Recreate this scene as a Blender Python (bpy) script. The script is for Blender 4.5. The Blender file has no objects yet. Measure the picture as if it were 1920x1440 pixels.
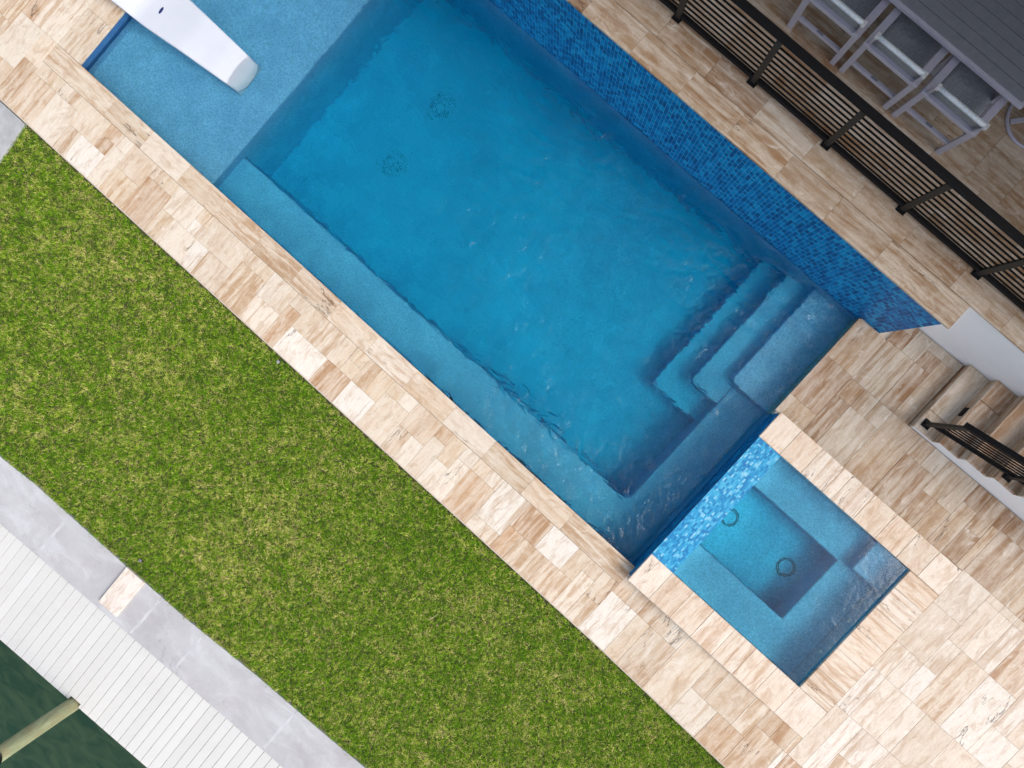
import bpy, math, random
import numpy as np
from mathutils import Matrix, Vector

# ------------------------------------------------------------------ camera, world, sun, exposure
S = bpy.context.scene
cam_data = bpy.data.cameras.new("camera")
cam = bpy.data.objects.new("camera", cam_data)
S.collection.objects.link(cam)
cam_data.sensor_width = 36.0
cam_data.lens = 36.0 * 1200.0 / 1920.0
cam_data.clip_end = 600
CAM_H = 7.8
yaw, ax, by = 0.73132033, -0.00413993, 0.05975532
Rm = Matrix.Rotation(yaw, 4, 'Z') @ Matrix.Rotation(ax, 4, 'X') @ Matrix.Rotation(by, 4, 'Y')
cam.matrix_world = Matrix.Translation((0, 0, CAM_H)) @ Rm
S.camera = cam

# the axes: x runs along the pool (down-right in the photograph), y across it (up-right), z up
SUN_AZ, SUN_EL = math.radians(14), math.radians(47)      # towards +x, a little +y
sun_dir = Vector((math.cos(SUN_EL) * math.cos(SUN_AZ), math.cos(SUN_EL) * math.sin(SUN_AZ), math.sin(SUN_EL)))
W = bpy.data.worlds.new("World")
S.world = W
W.use_nodes = True
nt = W.node_tree
nt.nodes.clear()
sky = nt.nodes.new("ShaderNodeTexSky")
sky.sky_type = 'NISHITA'
sky.sun_disc = False
sky.sun_elevation = SUN_EL
sky.sun_rotation = math.pi / 2 - SUN_AZ
sky.air_density = 1.0
sky.dust_density = 4.0
sky.ozone_density = 1.0
bg = nt.nodes.new("ShaderNodeBackground")
bg.inputs[1].default_value = 0.15
wo = nt.nodes.new("ShaderNodeOutputWorld")
hs = nt.nodes.new("ShaderNodeHueSaturation")      # thin high cloud: a whiter sky than clear air gives
hs.inputs['Saturation'].default_value = 0.55
nt.links.new(sky.outputs[0], hs.inputs['Color'])
nt.links.new(hs.outputs[0], bg.inputs[0])
nt.links.new(bg.outputs[0], wo.inputs[0])
sd = bpy.data.lights.new("sun", 'SUN')
sd.energy = 0.56
sd.angle = math.radians(26)
sd.color = (1.0, 0.965, 0.91)
so = bpy.data.objects.new("sun", sd)
S.collection.objects.link(so)
so.rotation_euler = sun_dir.to_track_quat('Z', 'Y').to_euler()
S.view_settings.view_transform = 'Standard'
S.view_settings.look = 'None'
S.view_settings.gamma = 1
S.view_settings.exposure = 0.62
S.view_settings.use_curve_mapping = False
S.cycles.max_bounces = 10
S.cycles.transmission_bounces = 8
S.cycles.transparent_max_bounces = 12
S.cycles.caustics_refractive = True
S.cycles.caustics_reflective = True
S.cycles.blur_glossy = 0.0
S.cycles.use_denoising = True

rnd = random.Random(7)
C = S.collection

# ------------------------------------------------------------------ material helpers
class N:
    def __init__(s, name):
        s.m = bpy.data.materials.new(name); s.m.use_nodes = True
        s.t = s.m.node_tree; s.t.nodes.clear()
        s.out = s.t.nodes.new("ShaderNodeOutputMaterial")
    def n(s, typ, **kw):
        nd = s.t.nodes.new(typ)
        for k, v in kw.items():
            if k.startswith('i_'):
                key = k[2:]
                nd.inputs[int(key) if key.isdigit() else key.replace('_', ' ')].default_value = v
            else: setattr(nd, k, v)
        return nd
    def l(s, a, b): s.t.links.new(a, b)
    def noise(s, vec, scale, detail=4, rough=0.6, dist=0.0):
        nd = s.n("ShaderNodeTexNoise"); nd.inputs['Scale'].default_value = scale; nd.inputs['Detail'].default_value = detail
        nd.inputs['Roughness'].default_value = rough; nd.inputs['Distortion'].default_value = dist
        if vec is not None: s.l(vec, nd.inputs['Vector'])
        return nd.outputs['Fac']
    def ramp(s, fac, stops, interp='LINEAR'):
        r = s.n("ShaderNodeValToRGB"); r.color_ramp.interpolation = interp
        e = r.color_ramp.elements
        while len(e) > 1: e.remove(e[-1])
        e[0].position = stops[0][0]; e[0].color = c4(stops[0][1])
        for p, c in stops[1:]:
            x = e.new(p); x.color = c4(c)
        s.l(fac, r.inputs[0]); return r.outputs[0]
    def mix(s, fac, a, b, mode='MIX'):
        m = s.n("ShaderNodeMix", data_type='RGBA', blend_type=mode)
        for sock, v in ((m.inputs[0], fac), (m.inputs[6], a), (m.inputs[7], b)):
            if isinstance(v, (int, float)): sock.default_value = v
            elif isinstance(v, tuple): sock.default_value = c4(v)
            else: s.l(v, sock)
        return m.outputs[2]
    def math(s, op, a, b=None, c=None):
        m = s.n("ShaderNodeMath", operation=op)
        for i, v in enumerate((a, b, c)):
            if v is None: continue
            if isinstance(v, (int, float)): m.inputs[i].default_value = v
            else: s.l(v, m.inputs[i])
        return m.outputs[0]
    def bump(s, h, strength, dist):
        b = s.n("ShaderNodeBump"); b.inputs['Strength'].default_value = strength; b.inputs['Distance'].default_value = dist
        s.l(h, b.inputs['Height']); return b.outputs[0]
    def bsdf(s, color, rough=0.6, metallic=0.0, normal=None, spec=0.5):
        b = s.n("ShaderNodeBsdfPrincipled")
        if isinstance(color, tuple): b.inputs['Base Color'].default_value = c4(color)
        else: s.l(color, b.inputs['Base Color'])
        if isinstance(rough, (int, float)): b.inputs['Roughness'].default_value = rough
        else: s.l(rough, b.inputs['Roughness'])
        b.inputs['Metallic'].default_value = metallic
        b.inputs['Specular IOR Level'].default_value = spec
        if normal is not None: s.l(normal, b.inputs['Normal'])
        s.l(b.outputs[0], s.out.inputs['Surface']); return b

def c4(c): return (c[0], c[1], c[2], 1.0) if not isinstance(c, (int, float)) else (c, c, c, 1.0)

def mat_travertine():
    k = N("travertine")
    tc = k.n("ShaderNodeTexCoord"); oi = k.n("ShaderNodeObjectInfo")
    off = k.n("ShaderNodeVectorMath", operation='SCALE'); 
    comb = k.n("ShaderNodeCombineXYZ")
    k.l(oi.outputs['Random'], comb.inputs[0])
    r2 = k.math('FRACT', k.math('MULTIPLY', oi.outputs['Random'], 17.31)); k.l(r2, comb.inputs[1])
    r3 = k.math('FRACT', k.math('MULTIPLY', oi.outputs['Random'], 53.7)); k.l(r3, comb.inputs[2])
    k.l(comb.outputs[0], off.inputs[0]); off.inputs['Scale'].default_value = 90.0
    add = k.n("ShaderNodeVectorMath", operation='ADD'); k.l(tc.outputs['Object'], add.inputs[0]); k.l(off.outputs[0], add.inputs[1])
    # strata: long along local x
    mp = k.n("ShaderNodeMapping"); mp.inputs['Scale'].default_value = (0.8, 10.5, 1.0); k.l(add.outputs[0], mp.inputs[0])
    # warp a little
    wn = k.n("ShaderNodeTexNoise"); wn.inputs['Scale'].default_value = 3.0; wn.inputs['Detail'].default_value = 3; k.l(add.outputs[0], wn.inputs['Vector'])
    wv = k.n("ShaderNodeVectorMath", operation='SCALE'); wv.inputs['Scale'].default_value = 0.35; k.l(wn.outputs['Color'], wv.inputs[0])
    ad2 = k.n("ShaderNodeVectorMath", operation='ADD'); k.l(mp.outputs[0], ad2.inputs[0]); k.l(wv.outputs[0], ad2.inputs[1])
    strata = k.noise(ad2.outputs[0], 1.5, 5, 0.62, 0.4)
    mp2 = k.n("ShaderNodeMapping"); mp2.inputs['Scale'].default_value = (5.0, 62.0, 3.0); k.l(add.outputs[0], mp2.inputs[0])
    fine = k.noise(mp2.outputs[0], 1.3, 5, 0.7, 0.6)
    cloud = k.noise(add.outputs[0], 5.5, 6, 0.65, 0.5)
    base = oi.outputs['Color']
    # darker honey bands and pale bands (colours of the stone)
    pale = k.mix(0.5, base, (0.78, 0.725, 0.625))
    honey = k.mix(1.0, base, (0.64, 0.46, 0.30), 'MULTIPLY')
    honey = k.mix(0.30, honey, (0.36, 0.215, 0.115))
    f1 = k.ramp(strata, [(0.40, 0.0), (0.60, 1.0)])
    c = k.mix(f1, pale, base)
    # amount of honey varies from stone to stone
    thr = k.math('ADD', strata, k.math('MULTIPLY', k.math('SUBTRACT', r2, 0.62), 0.30))
    f2 = k.ramp(thr, [(0.53, 0.0), (0.66, 1.0)])
    c = k.mix(k.math('MULTIPLY', f2, 0.66), c, honey)
    f3 = k.ramp(fine, [(0.42, 0.0), (0.66, 1.0)])
    c = k.mix(k.math('MULTIPLY', f3, 0.25), c, honey)
    f4 = k.ramp(cloud, [(0.36, 1.0), (0.52, 0.0)])
    c = k.mix(k.math('MULTIPLY', f4, 0.45), c, pale)
    f4b = k.ramp(k.noise(add.outputs[0], 42, 4, 0.7), [(0.5, 0.0), (0.72, 1.0)])
    c = k.mix(k.math('MULTIPLY', f4b, 0.25), c, honey)
    mp4 = k.n("ShaderNodeMapping"); mp4.inputs['Scale'].default_value = (1.0, 2.3, 1.0); k.l(add.outputs[0], mp4.inputs[0])
    blot = k.noise(mp4.outputs[0], 3.6, 8, 0.72, 0.8)
    f5 = k.ramp(blot, [(0.50, 0.0), (0.62, 1.0)])
    c = k.mix(k.math('MULTIPLY', f5, 0.42), c, honey)
    f6 = k.ramp(blot, [(0.30, 1.0), (0.42, 0.0)])
    c = k.mix(k.math('MULTIPLY', f6, 0.5), c, (0.84, 0.80, 0.74))
    # hairline cracks along the strata, in only some of the stones
    mp3 = k.n("ShaderNodeMapping"); mp3.inputs['Scale'].default_value = (0.9, 5.0, 1.0); k.l(add.outputs[0], mp3.inputs[0])
    crn = k.noise(mp3.outputs[0], 0.9, 6, 0.58, 0.3)
    cr = k.math('ABSOLUTE', k.math('SUBTRACT', crn, 0.5))
    cr = k.ramp(cr, [(0.0, 1.0), (0.004, 0.7), (0.010, 0.0)])
    brk = k.ramp(k.noise(add.outputs[0], 2.0, 2, 0.5), [(0.50, 0.0), (0.56, 1.0)])
    on = k.math('GREATER_THAN', r3, 0.72)
    crack = k.math('MULTIPLY', k.math('MULTIPLY', cr, brk), on)
    c = k.mix(k.math('MULTIPLY', crack, 0.85), c, (0.10, 0.06, 0.045))
    # pits
    pit = k.ramp(k.noise(mp2.outputs[0], 2.4, 3, 0.6), [(0.70, 0.0), (0.76, 1.0)])
    c = k.mix(k.math('MULTIPLY', pit, 0.45), c, (0.16, 0.09, 0.05))
    h = k.math('SUBTRACT', k.math('MULTIPLY', fine, 0.35), k.math('ADD', crack, k.math('MULTIPLY', pit, 0.6)))
    k.bsdf(c, 0.55, normal=k.bump(h, 0.5, 0.003), spec=0.35)
    return k.m

def mat_noise(name, c1, c2, scale=4, rough=0.7, bump=0.2, bscale=60, dist=0.004, spec=0.4, detail=5, metallic=0.0, lo=0.35, hi=0.65):
    k = N(name); tc = k.n("ShaderNodeTexCoord")
    f = k.ramp(k.noise(tc.outputs['Object'], scale, detail, 0.65), [(lo, 0.0), (hi, 1.0)])
    c = k.mix(f, c1, c2)
    k.bsdf(c, rough, metallic, k.bump(k.noise(tc.outputs['Object'], bscale, 4, 0.6), bump, dist), spec)
    return k.m

def mat_plaster():
    k = N("pool_plaster"); tc = k.n("ShaderNodeTexCoord"); P = tc.outputs['Object']
    big = k.ramp(k.noise(P, 2.6, 7, 0.66, 0.5), [(0.36, 0.0), (0.64, 1.0)])
    c = k.mix(big, (0.30, 0.455, 0.69), (0.395, 0.58, 0.81))
    sp = k.ramp(k.noise(P, 62, 3, 0.6), [(0.42, 0.0), (0.60, 1.0)])
    c = k.mix(k.math('MULTIPLY', sp, 0.55), c, (0.12, 0.25, 0.42))
    sp2 = k.ramp(k.noise(P, 60, 2, 0.5), [(0.62, 0.0), (0.7, 1.0)])
    c = k.mix(k.math('MULTIPLY', sp2, 0.35), c, (0.38, 0.55, 0.66))
    k.bsdf(c, 0.8, normal=k.bump(k.noise(P, 120, 3, 0.6), 0.3, 0.003), spec=0.2)
    return k.m

def mat_water(name, absorb, dens, s1, d1, scale=7.0, calm=0.25, foam=0.0):
    k = N(name); tc = k.n("ShaderNodeTexCoord"); P = tc.outputs['Object']
    agit = k.ramp(k.noise(P, 0.35, 2, 0.5), [(0.42, calm), (0.62, 1.0)])
    sx0 = k.n("ShaderNodeSeparateXYZ"); k.l(P, sx0.inputs[0])
    mr0 = k.n("ShaderNodeMapRange"); k.l(sx0.outputs[0], mr0.inputs[0]); mr0.inputs[1].default_value = -5.6; mr0.inputs[2].default_value = -2.0; mr0.inputs[3].default_value = 0.3; mr0.inputs[4].default_value = 1.0
    agit = k.math('MULTIPLY', agit, mr0.outputs[0])
    w1 = k.noise(P, scale, 3, 0.55, 0.8)
    mp = k.n("ShaderNodeMapping"); mp.inputs['Scale'].default_value = (1.0, 2.2, 1.0); mp.inputs['Rotation'].default_value = (0, 0, 0.5); k.l(P, mp.inputs[0])
    w2 = k.noise(mp.outputs[0], scale * 0.45, 3, 0.5, 1.0)
    w3 = k.noise(P, scale * 4, 2, 0.5, 0.5)
    h = k.math('ADD', k.math('ADD', w1, k.math('MULTIPLY', w2, 1.8)), k.math('MULTIPLY', w3, 0.09))
    h = k.math('MULTIPLY', h, agit)
    nrm = k.bump(h, s1, d1)
    rf = k.n("ShaderNodeBsdfRefraction"); rf.inputs['IOR'].default_value = 1.333; rf.inputs['Roughness'].default_value = 0.0; k.l(nrm, rf.inputs['Normal'])
    gl = k.n("ShaderNodeBsdfGlossy"); gl.inputs['Roughness'].default_value = 0.03; k.l(nrm, gl.inputs['Normal'])
    fr = k.n("ShaderNodeFresnel"); fr.inputs['IOR'].default_value = 1.333; k.l(nrm, fr.inputs['Normal'])
    mx = k.n("ShaderNodeMixShader"); k.l(fr.outputs[0], mx.inputs[0]); k.l(rf.outputs[0], mx.inputs[1]); k.l(gl.outputs[0], mx.inputs[2])
    sh = mx.outputs[0]
    if foam:
        # thin wisps of froth where the surface is stirred up
        mf = k.n("ShaderNodeMapping"); mf.inputs['Scale'].default_value = (2.4, 1.0, 1.0); mf.inputs['Rotation'].default_value = (0, 0, -0.5); k.l(P, mf.inputs[0])
        a_ = k.math('ABSOLUTE', k.math('SUBTRACT', k.noise(mf.outputs[0], 1.9, 8, 0.62, 1.4), 0.5))
        ln = k.ramp(a_, [(0.0, 1.0), (0.010, 0.35), (0.030, 0.0)])
        br = k.ramp(k.noise(P, 4.5, 4, 0.6), [(0.55, 0.0), (0.68, 1.0)])
        sx = k.n("ShaderNodeSeparateXYZ"); k.l(P, sx.inputs[0])
        mr = k.n("ShaderNodeMapRange"); k.l(sx.outputs[0], mr.inputs[0]); mr.inputs[1].default_value = -2.5; mr.inputs[2].default_value = 0.3
        fm = k.math('MULTIPLY', k.math('MULTIPLY', ln, br), k.math('MULTIPLY', mr.outputs[0], foam))
        df = k.n("ShaderNodeBsdfDiffuse"); df.inputs[0].default_value = (0.8, 0.87, 0.9, 1)
        m2 = k.n("ShaderNodeMixShader"); k.l(fm, m2.inputs[0]); k.l(sh, m2.inputs[1]); k.l(df.outputs[0], m2.inputs[2]); sh = m2.outputs[0]
    k.l(sh, k.out.inputs['Surface'])
    va = k.n("ShaderNodeVolumeAbsorption"); va.inputs['Color'].default_value = c4(absorb); va.inputs['Density'].default_value = dens
    k.l(va.outputs[0], k.out.inputs['Volume'])
    return k.m

def mat_mosaic(name, stops, rough=0.5):
    k = N(name)
    at = k.n("ShaderNodeAttribute"); at.attribute_name = "tint"
    c = k.ramp(at.outputs['Fac'], stops)
    tc = k.n("ShaderNodeTexCoord")
    cl = k.noise(tc.outputs['Object'], 60, 3, 0.6, 1.0)
    c = k.mix(k.math('MULTIPLY', k.ramp(cl, [(0.4, 0.0), (0.65, 1.0)]), 0.25), c, (0.005, 0.24, 0.50))
    k.bsdf(c, rough, spec=0.3); return k.m

def mat_attr(name, attr, rough=0.6, spec=0.3, translucent=0.0):
    k = N(name); at = k.n("ShaderNodeAttribute"); at.attribute_name = attr
    d = k.bsdf(at.outputs['Color'], rough, spec=spec)
    if translucent:
        tr = k.n("ShaderNodeBsdfTranslucent"); k.l(at.outputs['Color'], tr.inputs[0])
        mx = k.n("ShaderNodeMixShader"); mx.inputs[0].default_value = translucent
        k.l(d.outputs[0], mx.inputs[1]); k.l(tr.outputs[0], mx.inputs[2]); k.l(mx.outputs[0], k.out.inputs['Surface'])
    return k.m

def mat_concrete():
    k = N("seawall_concrete"); tc = k.n("ShaderNodeTexCoord"); P = tc.outputs['Object']
    f = k.ramp(k.noise(P, 1.5, 6, 0.65, 0.5), [(0.35, 0.0), (0.65, 1.0)])
    c = k.mix(f, (0.42, 0.415, 0.43), (0.53, 0.53, 0.55))
    mp = k.n("ShaderNodeMapping"); mp.inputs['Scale'].default_value = (0.8, 1.7, 1); k.l(P, mp.inputs[0])
    g = k.ramp(k.noise(mp.outputs[0], 1.6, 7, 0.7, 1.2), [(0.48, 0.0), (0.66, 1.0)])
    c = k.mix(k.math('MULTIPLY', g, 0.65), c, (0.62, 0.63, 0.655))
    d = k.ramp(k.noise(P, 0.9, 6, 0.7, 0.6), [(0.50, 0.0), (0.7, 1.0)])
    c = k.mix(k.math('MULTIPLY', d, 0.35), c, (0.42, 0.37, 0.36))
    sp = k.ramp(k.noise(P, 35, 4, 0.7), [(0.58, 0.0), (0.75, 1.0)])
    c = k.mix(k.math('MULTIPLY', sp, 0.35), c, (0.36, 0.35, 0.37))
    gr = k.ramp(k.noise(P, 120, 4, 0.7), [(0.40, 0.0), (0.66, 1.0)])
    c = k.mix(k.math('MULTIPLY', gr, 0.22), c, (0.34, 0.33, 0.33))
    ck = k.math('ABSOLUTE', k.math('SUBTRACT', k.noise(P, 1.1, 8, 0.6, 0.6), 0.5))
    ck = k.math('MULTIPLY', k.ramp(ck, [(0.0, 1.0), (0.0025, 0.0)]), k.ramp(k.noise(P, 0.9, 2, 0.5), [(0.5, 0.0), (0.58, 1.0)]))
    c = k.mix(k.math('MULTIPLY', ck, 0.6), c, (0.24, 0.23, 0.23))
    k.bsdf(c, 0.85, normal=k.bump(k.noise(P, 50, 6, 0.7), 0.5, 0.004), spec=0.25); return k.m

def mat_sling():
    k = N("woven_sling"); tc = k.n("ShaderNodeTexCoord"); P = tc.outputs['Object']
    m1 = k.n("ShaderNodeMapping"); m1.inputs['Scale'].default_value = (220, 14, 14); k.l(P, m1.inputs[0])
    m2 = k.n("ShaderNodeMapping"); m2.inputs['Scale'].default_value = (14, 220, 220); k.l(P, m2.inputs[0])
    a = k.noise(m1.outputs[0], 1.0, 2, 0.5); b = k.noise(m2.outputs[0], 1.0, 2, 0.5)
    f = k.ramp(k.math('ADD', k.math('MULTIPLY', a, 0.5), k.math('MULTIPLY', b, 0.5)), [(0.4, 0.0), (0.62, 1.0)])
    c = k.mix(f, (0.23, 0.245, 0.27), (0.37, 0.40, 0.43))
    k.bsdf(c, 0.9, normal=k.bump(f, 0.3, 0.001), spec=0.1); return k.m

M = {}
M['trav'] = mat_travertine()
M['grout'] = mat_noise('joint_mortar', (0.56, 0.48, 0.39), (0.66, 0.58, 0.49), 9, 0.9)
M['plaster'] = mat_plaster()
M['wallblue'] = mat_mosaic('blue_glass_mosaic', [(0.0, (0.002, 0.055, 0.19)), (0.25, (0.002, 0.095, 0.30)), (0.55, (0.002, 0.18, 0.45)), (0.8, (0.003, 0.25, 0.54)), (1.0, (0.015, 0.34, 0.62))])
M['spill'] = mat_mosaic('spillway_mosaic', [(0.0, (0.005, 0.17, 0.44)), (0.3, (0.01, 0.27, 0.55)), (0.6, (0.03, 0.38, 0.66)), (0.85, (0.09, 0.48, 0.72)), (1.0, (0.30, 0.64, 0.80))])
M['mgrout'] = mat_noise('mosaic_grout_pale_blue', (0.36, 0.56, 0.74), (0.44, 0.62, 0.78), 20, 0.8)
M['sgrout'] = mat_noise('mosaic_grout_deep_blue', (0.02, 0.10, 0.26), (0.03, 0.13, 0.30), 20, 0.8)
M['white'] = mat_noise('white_stucco', (0.85, 0.86, 0.885), (0.89, 0.90, 0.92), 3, 0.85, 0.25, 90, 0.002)
M['concrete'] = mat_concrete()
M['slabgrey'] = mat_noise('grey_concrete', (0.33, 0.34, 0.35), (0.45, 0.46, 0.47), 5, 0.85, 0.3)
M['board'] = mat_noise('white_composite_board', (0.640, 0.635, 0.615), (0.675, 0.67, 0.65), 8, 0.6, 0.15, 80, 0.001)
M['dark'] = mat_noise('dark_rubber', (0.015, 0.014, 0.018), (0.03, 0.028, 0.032), 20, 0.5)
M['black'] = mat_noise('black_powder_coat', (0.006, 0.006, 0.007), (0.009, 0.009, 0.010), 30, 0.6, 0.05, spec=0.15)
M['bronze'] = mat_noise('bronze_black_post', (0.030, 0.027, 0.023), (0.038, 0.034, 0.029), 30, 0.55, 0.05, spec=0.2)
M['frame'] = mat_noise('lavender_grey_aluminium', (0.43, 0.42, 0.50), (0.47, 0.46, 0.54), 10, 0.45, 0.05)
M['slat'] = mat_noise('charcoal_grey_slat', (0.19, 0.20, 0.23), (0.23, 0.24, 0.27), 12, 0.55, 0.1)
M['silver'] = mat_noise('silver_bracket', (0.62, 0.62, 0.64), (0.7, 0.7, 0.72), 30, 0.35, 0.02, metallic=0.3)
M['sling'] = mat_sling()
def mat_board():
    k = N('white_composite_board'); tc = k.n("ShaderNodeTexCoord"); oi = k.n("ShaderNodeObjectInfo")
    c = k.mix(oi.outputs['Random'], (0.625, 0.62, 0.60), (0.665, 0.66, 0.64))
    d = k.ramp(k.noise(tc.outputs['Object'], 2.2, 7, 0.7, 0.5), [(0.52, 0.0), (0.72, 1.0)])
    c = k.mix(k.math('MULTIPLY', d, 0.16), c, (0.46, 0.44, 0.40))
    k.bsdf(c, 0.6, normal=k.bump(k.noise(tc.outputs['Object'], 80, 3, 0.6), 0.15, 0.001), spec=0.35); return k.m
M['board'] = mat_board()
M['sling_lit'] = mat_noise('lit_grey_sling', (0.46, 0.51, 0.56), (0.66, 0.71, 0.75), 70, 0.5)  # same sling; the lighter tone stands for light on its upturned roll
M['mortar'] = mat_noise('pale_mortar', (0.48, 0.48, 0.50), (0.58, 0.585, 0.61), 7, 0.9)
M['straw'] = mat_noise('dry_straw', (0.62, 0.52, 0.30), (0.7, 0.6, 0.4), 20, 0.8)
M['cap'] = mat_noise('black_plastic_cap', (0.008, 0.008, 0.010), (0.012, 0.012, 0.014), 20, 0.3, 0.02)
M['fasciaw'] = mat_noise('brown_dock_fascia', (0.10, 0.075, 0.065), (0.15, 0.115, 0.10), 9, 0.7)
M['lounger'] = mat_noise('white_moulded_resin', (0.58, 0.61, 0.68), (0.62, 0.65, 0.72), 2, 0.45, 0.03, 40, 0.001)
M['slot'] = mat_noise('dark_blue_hole', (0.01, 0.02, 0.12), (0.015, 0.03, 0.15), 20, 0.5)
M['soil'] = mat_noise('lawn_soil', (0.045, 0.055, 0.018), (0.085, 0.075, 0.035), 25, 0.95, 0.5, 60, 0.01)
M['turf'] = mat_noise('far_turf', (0.06, 0.11, 0.02), (0.11, 0.14, 0.04), 8, 0.95, 0.5, 60, 0.01)
M['grass'] = mat_attr('grass_blade', 'col', 0.7, 0.12, 0.3)
M['shade_roof'] = mat_noise('roof_board', (0.5, 0.48, 0.45), (0.56, 0.54, 0.5), 5, 0.8)
M['plastic'] = mat_noise('white_plastic', (0.7, 0.72, 0.72), (0.75, 0.77, 0.77), 20, 0.4)
M['drain'] = mat_noise('drain_ring', (0.03, 0.11, 0.19), (0.045, 0.14, 0.22), 30, 0.5)
M['water'] = mat_water('pool_water', (0.0, 0.955, 0.980), 1.6, 0.75, 0.05, 5.5, foam=0.07)
M['spawater'] = mat_water('spa_water', (0.0, 0.95, 0.98), 1.4, 0.3, 0.01, 6.0, 0.6)

def mat_canal():
    k = N('canal_water'); tc = k.n("ShaderNodeTexCoord"); P = tc.outputs['Object']
    mp = k.n("ShaderNodeMapping"); mp.inputs['Scale'].default_value = (1.0, 2.6, 1.0); mp.inputs['Rotation'].default_value = (0, 0, 0.9); k.l(P, mp.inputs[0])
    h = k.noise(mp.outputs[0], 2.2, 5, 0.6, 0.8)
    f = k.ramp(h, [(0.38, 0.0), (0.62, 1.0)])
    c = k.mix(f, (0.012, 0.042, 0.022), (0.032, 0.066, 0.033))
    k.bsdf(c, 0.2, normal=k.bump(h, 0.5, 0.03), spec=0.3); return k.m
M['canal'] = mat_canal()

def mat_pile():
    k = N('weathered_green_timber'); tc = k.n("ShaderNodeTexCoord"); P = tc.outputs['Object']
    mp = k.n("ShaderNodeMapping"); mp.inputs['Scale'].default_value = (9, 9, 1.2); k.l(P, mp.inputs[0])
    f = k.ramp(k.noise(mp.outputs[0], 2.0, 6, 0.7, 0.4), [(0.35, 0.0), (0.65, 1.0)])
    c = k.mix(f, (0.22, 0.235, 0.125), (0.37, 0.41, 0.25))
    g = k.ramp(k.noise(P, 3.2, 5, 0.65), [(0.45, 0.0), (0.62, 1.0)])
    c = k.mix(k.math('MULTIPLY', g, 0.6), c, (0.30, 0.23, 0.13))
    g2 = k.ramp(k.noise(mp.outputs[0], 4.5, 4, 0.6), [(0.6, 0.0), (0.75, 1.0)])
    c = k.mix(k.math('MULTIPLY', g2, 0.6), c, (0.11, 0.13, 0.06))
    k.bsdf(c, 0.8, normal=k.bump(f, 0.4, 0.006), spec=0.25); return k.m
M['pile'] = mat_pile()

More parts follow.
